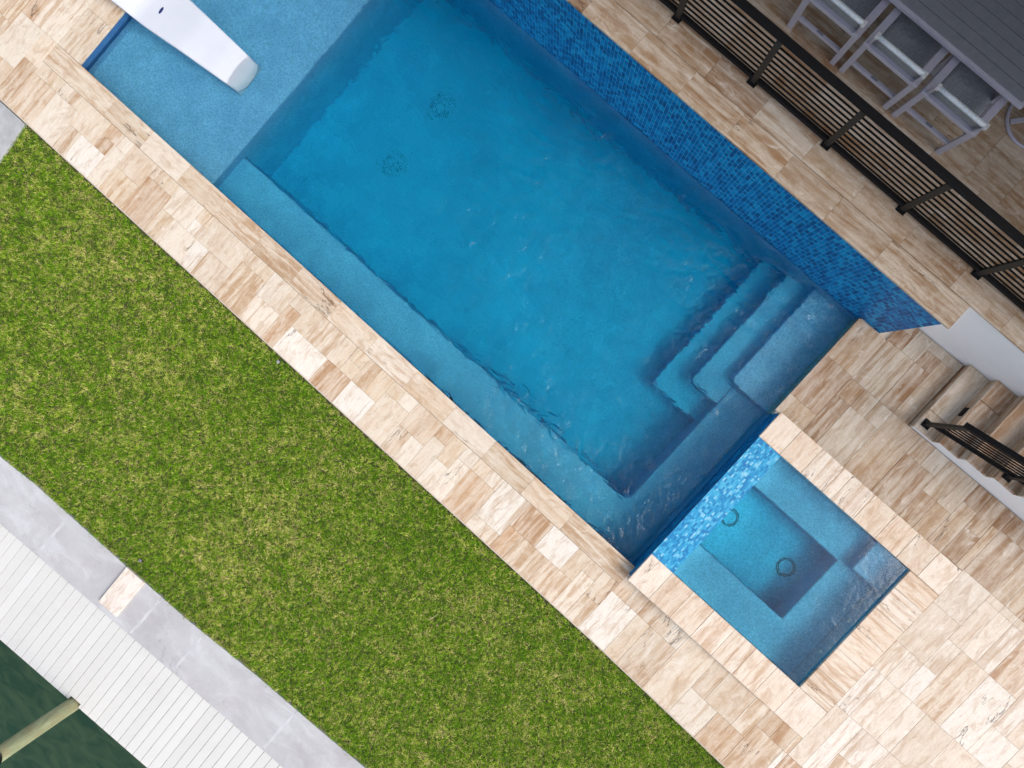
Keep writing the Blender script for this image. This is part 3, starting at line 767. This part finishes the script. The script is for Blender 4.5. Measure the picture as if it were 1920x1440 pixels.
for a, b in ((3.556, 4.289), (4.341, 5.074)):
    sp2('bottom_rail', 'black', sloped(a, b, 0.325, 0.04, 0.04), 0.003)
    for k in range(6): sp2('rod', 'black', sloped(a - 0.002, b + 0.002, 0.412 + k * 0.092, 0.012, 0.014))
tag(sr, 'short black sloping railing standing on the staircase treads', 'railing')

# ------------------------------------------------------------------ TABLE AND CHAIRS
TZ = 2.0
tb = empty('dining_table', (0.0, 5.0, PZ))
def tp(name, mat, m, bev=0.0):
    o = m.build(name, mat, tb, bev); o.location = (0, -5.0, -PZ); return o
TU0, TU1, TV0, TV1 = -1.25, 1.457, 4.482, 5.52
tp('edge_frame', 'frame', MB().box(TU0, TU1, TV0, TV0 + 0.034, TZ - 0.04, TZ - 0.001).box(TU0, TU1, TV1 - 0.034, TV1, TZ - 0.04, TZ - 0.001).box(TU0, TU0 + 0.034, TV0 + 0.034, TV1 - 0.034, TZ - 0.04, TZ - 0.001).box(TU1 - 0.034, TU1, TV0 + 0.034, TV1 - 0.034, TZ - 0.04, TZ - 0.001), 0.003)
v = TV0 + 0.036; k = 0
while v < TV1 - 0.05:
    w = min(0.0955, TV1 - 0.036 - v)
    tp('slat', 'slat', MB().box(TU0 + 0.036, TU1 - 0.036, v, v + w, TZ - 0.02, TZ + 0.002 + 0.0004 * (k % 3)), 0.003)
    v += 0.1035; k += 1
tp('underframe', 'frame', MB().box(TU0 + 0.1, TU1 - 0.1, TV0 + 0.12, TV0 + 0.16, TZ - 0.10, TZ - 0.041).box(TU0 + 0.1, TU1 - 0.1, TV1 - 0.16, TV1 - 0.12, TZ - 0.10, TZ - 0.041))
for x in (TU0 + 0.14, TU1 - 0.14):
    for y in (TV0 + 0.14, TV1 - 0.14):
        tp('leg', 'frame', MB().box(x - 0.035, x + 0.035, y - 0.035, y + 0.035, PZ, TZ - 0.101), 0.003)
tag(tb, 'grey slatted outdoor dining table on the raised patio', 'table')

def make_chair():
    """armchair: local x across, y towards the table, z up; origin between the rear feet"""
    c = empty('dining_chair')
    hw = 0.303
    AH = 0.607
    for s in (-1, 1):
        x = s * (hw - 0.024)
        MB().bar((x, 0.02, 0.0), (x, -0.035, AH - 0.03), 0.056, 0.05, up=(0, 1, 0)).build('leg', 'frame', c, 0.003)
        MB().bar((x, 0.56, 0.0), (x, 0.545, AH - 0.03), 0.056, 0.05, up=(0, 1, 0)).build('leg', 'frame', c, 0.003)
        MB().box(x - 0.036 + s * -0.006, x + 0.036 + s * -0.006, -0.065, 0.575, AH - 0.03, AH).build('armrest', 'frame', c, 0.003)
        MB().box(x - 0.018, x + 0.018, 0.01, 0.53, 0.385, 0.42).build('seat_rail', 'frame', c, 0.002)
        # back upright
        MB().bar((s * 0.262, 0.04, 0.40), (s * 0.262, -0.125, 0.845), 0.022, 0.03, up=(0, 1, 0)).build('back_upright', 'frame', c, 0.002)
    xi = hw - 0.05
    MB().box(-xi, xi, -0.064, -0.020, AH - 0.05, AH - 0.006).build('rear_rail', 'frame', c, 0.003)
    sb = MB().box(-xi, xi, -0.01, 0.022, 0.185, 0.225).build('stretcher', 'frame', c, 0.002)
    MB().box(-0.036, 0.036, -0.008, 0.016, 0.226, 0.229).build('label_plate', 'slat', sb)
    MB().box(-xi, xi, 0.53, 0.56, 0.385, 0.42).build('front_rail', 'frame', c, 0.002)
    # seat sling, slightly sagging
    m = MB(); ny, nx = 8, 6
    for j in range(ny + 1):
        for i in range(nx + 1):
            x = -0.245 + 0.49 * i / nx; y = 0.05 + 0.49 * j / ny
            m.v.append((x, y, 0.432 - 0.022 * math.sin(math.pi * i / nx) * math.sin(math.pi * j / ny)))
    for j in range(ny):
        for i in range(nx): a = j * (nx + 1) + i; m.f.append((a, a + 1, a + nx + 2, a + nx + 1)); m.sm.append(True)
    o = m.build('seat', 'sling', c); sol = o.modifiers.new('thick', 'SOLIDIFY'); sol.thickness = 0.006
    # back sling rolled over the top bar
    m = MB(); pr = []
    for j in range(9): t = j / 8; pr.append((0.045 - 0.165 * t, 0.435 + 0.395 * t))
    for j in range(1, 9):
        a = math.radians(-20 + 25 * j); pr.append((-0.128 + 0.022 * math.sin(-a) * 1.0 - 0.0, 0.842 + 0.022 * math.cos(a) * 0.9))
    pr = pr[:9] + [(-0.140, 0.842), (-0.146, 0.858), (-0.138, 0.872), (-0.120, 0.876), (-0.103, 0.866), (-0.100, 0.845), (-0.094, 0.82)]
    for (y, z) in pr:
        for i in range(5): m.v.append((-0.25 + 0.5 * i / 4, y, z))
    for j in range(len(pr) - 1):
        for i in range(4): a = j * 5 + i; m.f.append((a, a + 1, a + 6, a + 5)); m.sm.append(True)
    roll = MB(); roll.v = [(x, y, z) for (y, z) in pr[8:] for x in [-0.25 + 0.5 * i / 4 for i in range(5)]]
    for j in range(len(pr) - 9):
        for i in range(4): a = j * 5 + i; roll.f.append((a, a + 1, a + 6, a + 5)); roll.sm.append(True)
    ro = roll.build('lit_roll', 'sling_lit', c); so2 = ro.modifiers.new('thick', 'SOLIDIFY'); so2.thickness = 0.005
    m.v = m.v[:45]; m.f = m.f[:32]; m.sm = m.sm[:32]
    o = m.build('backrest', 'sling', c); sol = o.modifiers.new('thick', 'SOLIDIFY'); sol.thickness = 0.005
    for s in (-1, 1):
        MB().box(s * 0.262 - 0.017, s * 0.262 + 0.017, -0.150, -0.098, 0.838, 0.872).build('bracket', 'silver', c, 0.004)
    return c
chair = make_chair()
CL = ['grey sling armchair nearest the far end of the railing view, cut by the top frame edge',
      'middle of the three grey sling armchairs pushed in along the table side facing the railing',
      'grey sling armchair at the table corner, beside the round-based chair']
CL[0] = 'grey sling armchair farthest from the staircase, partly cut off at the top of the photo'
for i, uc in enumerate((-0.309, 0.369, 1.047)):
    o = chair if i == 0 else copy_tree(chair, (0, 0, 0))
    o.location = (uc, 4.205, PZ)
    tag(o, CL[i], 'chair', 'grey sling armchairs along the table')

sc_ = empty('swivel_chair', (1.83, 5.05, PZ))
MB().tube([(0.29 * math.cos(t * math.pi / 24), 0.29 * math.sin(t * math.pi / 24), 0.016) for t in range(48)], 0.016, 8, closed=True).build('ring_base', 'frame', sc_)
for a in (0.785, 2.356, 3.927, 5.498):
    MB().bar((0.27 * math.cos(a), 0.27 * math.sin(a), 0.03), (0.03 * math.cos(a), 0.03 * math.sin(a), 0.10), 0.045, 0.02).build('spoke', 'frame', sc_)
MB().tube([(0, 0, 0.06), (0, 0, 0.36)], 0.03, 12).build('column', 'frame', sc_)
MB().box(-0.22, 0.26, -0.26, 0.26, 0.36, 0.42).build('seat', 'sling', sc_, 0.02)
MB().bar((0.26, -0.25, 0.40), (0.38, -0.25, 0.86), 0.03, 0.03, up=(0, 1, 0)).bar((0.26, 0.25, 0.40), (0.38, 0.25, 0.86), 0.03, 0.03, up=(0, 1, 0)).bar((0.30, -0.235, 0.65), (0.30, 0.235, 0.65), 0.012, 0.4).build('backrest', 'sling', sc_)
tag(sc_, 'grey swivel chair with a round ring base at the end of the table', 'chair')

# ------------------------------------------------------------------ LOUNGER on the sun shelf
lo = empty('pool_lounger', (-5.45, 0.305, -0.345))
def lounge():
    m = MB(); n = 34; seg = 12; L = 2.25
    prof = []
    def top(s):
        K = [(0.0, 0.150), (0.07, 0.190), (0.16, 0.232), (0.40, 0.31), (0.8, 0.40), (1.15, 0.41), (1.45, 0.42), (1.75, 0.56), (2.25, 0.92)]
        for (a, za), (b, zb) in zip(K[:-1], K[1:]):
            if s <= b:
                t = (s - a) / (b - a); t = t * t * (3 - 2 * t) * 0.4 + t * 0.6; return za + (zb - za) * t
        return K[-1][1]
    for i in range(n + 1):
        s = L * i / n
        hwid = 0.215 + 0.10 * min(1, s / 1.3) + 0.02 * min(1, max(0, s - 1.3))
        z = top(s)
        bow = 0.10 * (1.0 if i == 0 else 0.0)
        ring = []
        zb = 0.012 if s < 1.5 else max(0.012, z - 0.5)
        zb = max(zb, z - 0.10) if s > 0.3 and s < 1.0 else zb
        if s >= 1.0: zb = z - 0.12
        pts = [(-1.0, zb), (-1.0, z - 0.012), (-0.985, z - 0.003), (-0.93, z)]
        for q in (-0.6, -0.2, 0.2, 0.6): pts.append((q, z - 0.010 * (1 - q * q)))
        pts += [(0.93, z), (0.985, z - 0.003), (1.0, z - 0.012), (1.0, zb)]
        for q, zz in pts:
            # rounded foot end: the middle reaches further
            xx = -s
            if i == 0: xx += 0.055 * (1 - q * q)
            elif s < 0.15: xx += 0.055 * (1 - q * q) * (1 - s / 0.15)
            m.v.append((xx, q * hwid, zz))
    S_ = 12
    for i in range(n):
        for k in range(S_):
            k2 = (k + 1) % S_
            m.f.append((i * S_ + k, i * S_ + k2, (i + 1) * S_ + k2, (i + 1) * S_ + k)); m.sm.append(True)
    m.f.append(tuple(range(S_))); m.sm.append(False)
    m.f.append(tuple(n * S_ + k for k in reversed(range(S_)))); m.sm.append(False)
    o = m.build('shell', 'lounger', lo)
    # pedestal under the seat
    MB().box(-1.9, -1.05, -0.24, 0.24, 0.002, 0.34).build('pedestal', 'lounger', lo, 0.03)
    h = MB(); h.prism([(0.05 * math.cos(t * math.pi / 8), 0.017 * math.sin(t * math.pi / 8)) for t in range(16)], -0.004, 0.002)
    s = h.build('drain_slot', 'slot', lo); s.location = (-1.262, -0.03, top(1.262) - 0.0085); s.rotation_euler = (0, 0, math.radians(92))
    return o
lounge()
lo.rotation_euler = (0, 0, math.radians(3.0))
tag(lo, 'white moulded lounger standing in the shallow shelf water', 'lounger')

# ------------------------------------------------------------------ SEAWALL, DOCK, CANAL SIDE
DA = math.radians(2.95)
D0 = Vector((-4.054, -6.107, 0))
def dk(a, b, z=0.0):        # along the dock, across (towards the canal is negative)
    return (D0.x + a * math.cos(DA) - b * math.sin(DA), D0.y + a * math.sin(DA) + b * math.cos(DA), z)
curve = [(-14, -5.50), (-9, -5.50), (-6, -5.47), (-4.584, -5.444), (-4.061, -5.395), (-3.399, -5.377), (-2.473, -5.353), (-1.387, -5.309), (-0.263, -5.22), (0.797, -5.17), (1.475, -5.125), (3.0, -5.02), (6, -4.85), (11, -4.6)]
def cv(u):
    for (a, va), (b, vb) in zip(curve[:-1], curve[1:]):
        if u <= b: return va + (vb - va) * (u - a) / (b - a)
    return curve[-1][1]
sw = empty('seawall', (0, -5.6, -0.05))
def swp(name, mat, m, bev=0.0):
    o = m.build(name, mat, sw, bev); o.location = (0, 5.6, 0.05); return o
def dline(u): return dk((u - D0.x) / math.cos(DA), 0)[1] + 0.012
jo = [-13, -10.2, -7.4, -5.4, -3.42, -1.83, -1.11, 0.4, 2.6, 5.2, 8.0, 10.5]
for a, b in zip(jo[:-1], jo[1:]):
    us = sorted([a + 0.0008, b - 0.0008] + [c[0] for c in curve if a < c[0] < b] + [a + (b - a) * t for t in (0.25, 0.5, 0.75)])
    poly = [(u, dline(u)) for u in us] + [(u, cv(u)) for u in reversed(us)]
    swp('cap_slab', 'concrete', MB().prism(poly, -0.30, -0.03), 0.004)
    if -6 < b < 6:   # pale mortar smeared over the joint
        h = MB(); w0 = 0.022
        pts = []
        rr = random.Random(int(b * 100))
        for t in range(9):
            q = dline(b) + 0.03 + (cv(b) - dline(b) - 0.08) * t / 8; pts.append((b - w0 * rr.uniform(0.5, 1.1), q))
        for t in range(8, -1, -1):
            q = dline(b) + 0.03 + (cv(b) - dline(b) - 0.08) * t / 8; pts.append((b + w0 * rr.uniform(0.5, 1.1), q))
        h.prism(pts, -0.034, -0.0285); swp('joint_mortar', 'mortar', h) if 'mortar' in M else None
swp('wall', 'slabgrey', MB().prism([dk(-9, -0.0)[:2], dk(14, -0.0)[:2], (10, -4.7), (-13, -5.55)], -3.0, -0.301))
tag(sw, 'pale concrete seawall cap between the lawn and the dock', 'seawall')

dock = empty('dock', dk(0, -0.6, -0.06))
dock.rotation_euler = (0, 0, DA)
def dp(name, mat, m, bev=0.0, par=None):
    o = m.build(name, mat, par or dock, bev)
    if par is None: o.location = (0, 0.6, 0.06)
    return o
PITCH = 0.1278; ph = 0.0
DWID = 1.178
base_m = {}
notch = [2.115, 2.285]      # along-dock span of the cut-out round the pile
a = -5.6
k = 0
while a < 8.2:
    a0, a1 = a + 0.0022, a + PITCH - 0.0022
    full = -DWID
    if a1 < notch[0] or a0 > notch[1]:
        m = MB().box(a0, a1, full, -0.004, -0.085, -0.06)
    else:
        if a0 < notch[0]:
            m = MB().prism([(a0, full), (notch[0], full), (notch[0], full + 0.055), (a1, full + 0.055), (a1, -0.004), (a0, -0.004)], -0.085, -0.06)
        elif a1 > notch[1]:
            m = MB().prism([(a0, full + 0.055), (notch[1], full + 0.055), (notch[1], full), (a1, full), (a1, -0.004), (a0, -0.004)], -0.085, -0.06)
        else: m = MB().box(a0, a1, full + 0.055, -0.004, -0.085, -0.06)
    m2 = m
    o = dp('board', 'board', m2, 0.0015)
    a += PITCH; k += 1
dp('fascia', 'fasciaw' if 'fasciaw' in M else 'slabgrey', MB().box(-5.6, notch[0] - 0.02, -DWID + 0.004, -DWID + 0.042, -0.30, -0.086).box(notch[1] + 0.02, 8.2, -DWID + 0.004, -DWID + 0.042, -0.30, -0.086))
dp('joist', 'dark', MB().box(-5.6, 8.2, -0.62, -0.58, -0.28, -0.086).box(-5.6, 8.2, -0.12, -0.08, -0.28, -0.086).box(notch[0] - 0.1, notch[1] + 0.1, -1.118, -1.08, -0.28, -0.086))
tag(dock, 'white board dock running beside the seawall over the canal', 'dock')
# screws
scr = MB()
a = -5.6; rr = random.Random(3)
while a < 8.2:
    for off in (0.032, 0.096):
        for b in (-0.10, -0.60, -1.11):
            x, y = a + off, b + rr.uniform(-0.006, 0.006)
            n = len(scr.v); scr.v += [(x + 0.0035 * math.cos(t * math.pi / 3), y + 0.0035 * math.sin(t * math.pi / 3), -0.0592) for t in range(6)]
            scr.f.append(tuple(n + i for i in range(6))); scr.sm.append(False)
    a += PITCH
tag(dp('screw_heads', 'slabgrey', scr), kind='stuff')

pa = (notch[0] + notch[1]) / 2
px_, py_, _ = dk(pa, -DWID - 0.045)
pile = empty('dock_pile', (px_, py_, -1.15))
pile_r = 0.092
m = MB(); zz = [-1.5 + 0.25 * i for i in range(15)]
m.tube([(0.002 * math.sin(3 * z), 0.002 * math.cos(5 * z), z) for z in [(-1.6) + 3.90 * i / 16 for i in range(17)]], [pile_r * (1.02 - 0.05 * i / 16) for i in range(17)], 20)
m.build('post', 'pile', pile)
m = MB(); m.tube([(0, 0, 2.235), (0, 0, 2.31), (0, 0, 2.33), (0, 0, 2.40), (0, 0, 2.45)], [0.102, 0.102, 0.094, 0.045, 0.004], 24)
m.build('cap', 'cap' if 'cap' in M else 'black', pile)
tag(pile, 'greenish timber pile with black cap rising beside the dock', 'pile')

# loose travertine paver on the seawall
lp = stone(None, 'loose_paver', -0.1525, 0.1525, -0.29, 0.29, 0, 'light', 'v', th=0.032, bev=0.003, color=(0.80, 0.745, 0.70, 1), zfun=None)
lp.location = (-2.26, -5.618, 0.004)
lp.rotation_euler = (0, 0, math.pi / 2 + math.radians(2.5) + math.radians(-0.5))
tag(lp, 'loose pale travertine paver lying across the grey seawall cap', 'paver')

# grey concrete slab in the top left corner, below the deck
m = MB().prism([(-9.5, -5.4), (-7.9, -5.4), (-7.45, -3.9), (-7.16, -2.62), (-7.215, -2.035), (-9.5, -2.035)], -0.14, -0.032)
tag(m.build('concrete_path', 'slabgrey', None, 0.004), 'grey concrete path meeting the lawn corner', kind='structure')

# ------------------------------------------------------------------ GRASS
def grass():
    rg = np.random.default_rng(4)
    n = 780000
    u = rg.uniform(-8.0, 5.9, n); v = rg.uniform(-5.55, -2.03, n)
    cu = np.array([c[0] for c in curve]); cvv = np.array([c[1] for c in curve])
    edge = np.interp(u, cu, cvv)
    wob = 0.022 * np.sin(u * 9.1) + 0.018 * np.sin(u * 23.7 + 1) + 0.012 * np.sin(u * 57)
    keep = v > edge - 0.006 + wob * 0.8
    # left end: the concrete path
    pl = np.interp(v, [-5.4, -3.9, -2.62, -2.035], [-7.9, -7.45, -7.16, -7.215])
    keep &= u > pl + 0.01
    keep &= v < -2.045 + 0.012 * np.sin(u * 31) + 0.01 * np.sin(u * 77)
    # frame corners on the canal side need no blades far outside the view
    u, v = u[keep], v[keep]; n = len(u)
    def vnoise(x, y, f, seed):
        r = np.random.default_rng(seed); G = r.random((256, 256))
        X, Y = x * f + 100, y * f + 100; xi, yi = np.floor(X).astype(int), np.floor(Y).astype(int); fx, fy = X - xi, Y - yi
        fx = fx * fx * (3 - 2 * fx); fy = fy * fy * (3 - 2 * fy)
        g = lambda a, b: G[a % 256, b % 256]
        return (g(xi, yi) * (1 - fx) + g(xi + 1, yi) * fx) * (1 - fy) + (g(xi, yi + 1) * (1 - fx) + g(xi + 1, yi + 1) * fx) * fy
    big = vnoise(u, v, 0.8, 1) * 0.5 + vnoise(u, v, 2.2, 2) * 0.5
    mid = vnoise(u, v, 5.0, 3) * 0.5 + vnoise(u, v, 11.0, 4) * 0.5
    sm = vnoise(u, v, 28.0, 5)
    dry = 0.115 + 0.20 * big + 0.22 * mid + 0.40 * sm + rg.normal(0.0, 0.19, n)
    patch = vnoise(u, v, 3.3, 9) * vnoise(u, v, 7.7, 10)
    L = rg.uniform(0.022, 0.052, n) * (0.75 + 0.5 * mid)
    w = rg.uniform(0.0024, 0.0046, n)
    flow = (vnoise(u, v, 9.0, 6) + 0.8 * vnoise(u, v, 26.0, 7)) * 2 * math.pi * 1.3
    ang = flow + rg.normal(0, 0.9, n)
    lean = rg.uniform(0.75, 1.45, n)
    lean = np.where(dry > 0.78, rg.uniform(1.0, 1.5, n), lean)
    hgt = 0.010 + 0.028 * rg.random(n) ** 1.3
    z0 = -0.078 + hgt * 0.7 * (patch < 0.55)
    z0 = np.where(v < np.interp(u, cu, cvv) + 0.045, -0.050, z0)
    dx, dy = np.cos(ang), np.sin(ang); sx, sy = -dy, dx
    hz1 = L * 0.5 * np.sin(lean * 0.7); vz1 = L * 0.5 * np.cos(lean * 0.7)
    hz2 = hz1 + L * 0.5 * np.sin(np.minimum(lean * 1.25, 1.75)); vz2 = vz1 + L * 0.5 * np.cos(np.minimum(lean * 1.25, 1.75))
    curl = rg.normal(0, 0.25, n)
    P = np.empty((n, 5, 3), dtype=np.float32)
    P[:, 0] = np.stack([u - sx * w / 2, v - sy * w / 2, z0], 1)
    P[:, 1] = np.stack([u + sx * w / 2, v + sy * w / 2, z0], 1)
    mx, my = u + dx * hz1, v + dy * hz1
    P[:, 2] = np.stack([mx + sx * w * 0.45, my + sy * w * 0.45, z0 + vz1], 1)
    P[:, 3] = np.stack([mx - sx * w * 0.45, my - sy * w * 0.45, z0 + vz1], 1)
    P[:, 4] = np.stack([u + dx * hz2 + sx * curl * L * 0.5, v + dy * hz2 + sy * curl * L * 0.5, z0 + vz2], 1)
    P[:, :, 1] = np.minimum(P[:, :, 1], -2.012)
    me = bpy.data.meshes.new('grass')
    me.vertices.add(n * 5); me.vertices.foreach_set('co', P.reshape(-1))
    base = (np.arange(n) * 5)[:, None]
    idx = np.concatenate([base + np.array([[0, 1, 2, 3]]), base + np.array([[3, 2, 4]])], 1).astype(np.int32)
    me.loops.add(n * 7); me.loops.foreach_set('vertex_index', idx.reshape(-1))
    me.polygons.add(n * 2)
    ls = (np.arange(n) * 7)[:, None] + np.array([[0, 4]]); me.polygons.foreach_set('loop_start', ls.reshape(-1).astype(np.int32))
    me.update(calc_edges=True)
    g1 = np.array([0.060, 0.180, 0.004]); g2 = np.array([0.190, 0.400, 0.010]); g3 = np.array([0.48, 0.58, 0.06]); st_ = np.array([0.80, 0.68, 0.32]); st2 = np.array([0.60, 0.43, 0.20])
    t = rg.random(n)[:, None]
    col = g1 * (1 - t) + g2 * t
    y = np.clip((dry - 0.52) / 0.16, 0, 1)[:, None]; col = col * (1 - y) + g3 * y
    s = np.clip((dry - 0.72) / 0.10, 0, 1)[:, None]; ss = np.where(rg.random(n)[:, None] < 0.3, st2, st_); col = col * (1 - s) + ss * s
    col *= rg.uniform(0.45, 1.6, (n, 1))
    c4_ = np.ones((n, 2, 4), dtype=np.float32); c4_[:, 0, :3] = col; c4_[:, 1, :3] = col * 1.08
    at = me.attributes.new('col', 'FLOAT_COLOR', 'FACE'); at.data.foreach_set('color', c4_.reshape(-1))
    me.materials.append(M['grass'])
    o = bpy.data.objects.new('lawn_grass', me); C.objects.link(o)
    tag(o, 'mown green grass with straw coloured patches', kind='stuff')
grass()

# sprinkler heads and a fallen straw in the lawn
SPL = ['small pop-up sprinkler with white ring at the edge of the pool deck', 'small pop-up sprinkler in the grass by the loose paver']
for i, (x, y) in enumerate([(-2.694, -2.090), (-2.353, -5.17)]):
    s = empty('sprinkler', (x, y, -0.075))
    MB().tube([(0, 0, 0), (0, 0, 0.05)], 0.024, 16).build('body', 'dark', s)
    MB().tube([(0.014 * math.cos(t * math.pi / 8), 0.014 * math.sin(t * math.pi / 8), 0.053) for t in range(16)], 0.004, 6, closed=True).build('ring', 'plastic' if i == 0 else 'slabgrey', s)
    tag(s, SPL[i], 'sprinkler', 'lawn sprinklers')
m = MB().tube([(0.862, -3.197, -0.035), (0.872, -3.14, -0.028), (0.892, -3.06, -0.03)], [0.003, 0.003, 0.002], 6)
tag(m.build('straw', 'straw' if 'straw' in M else 'board'), 'single pale straw lying on the green grass', 'straw')
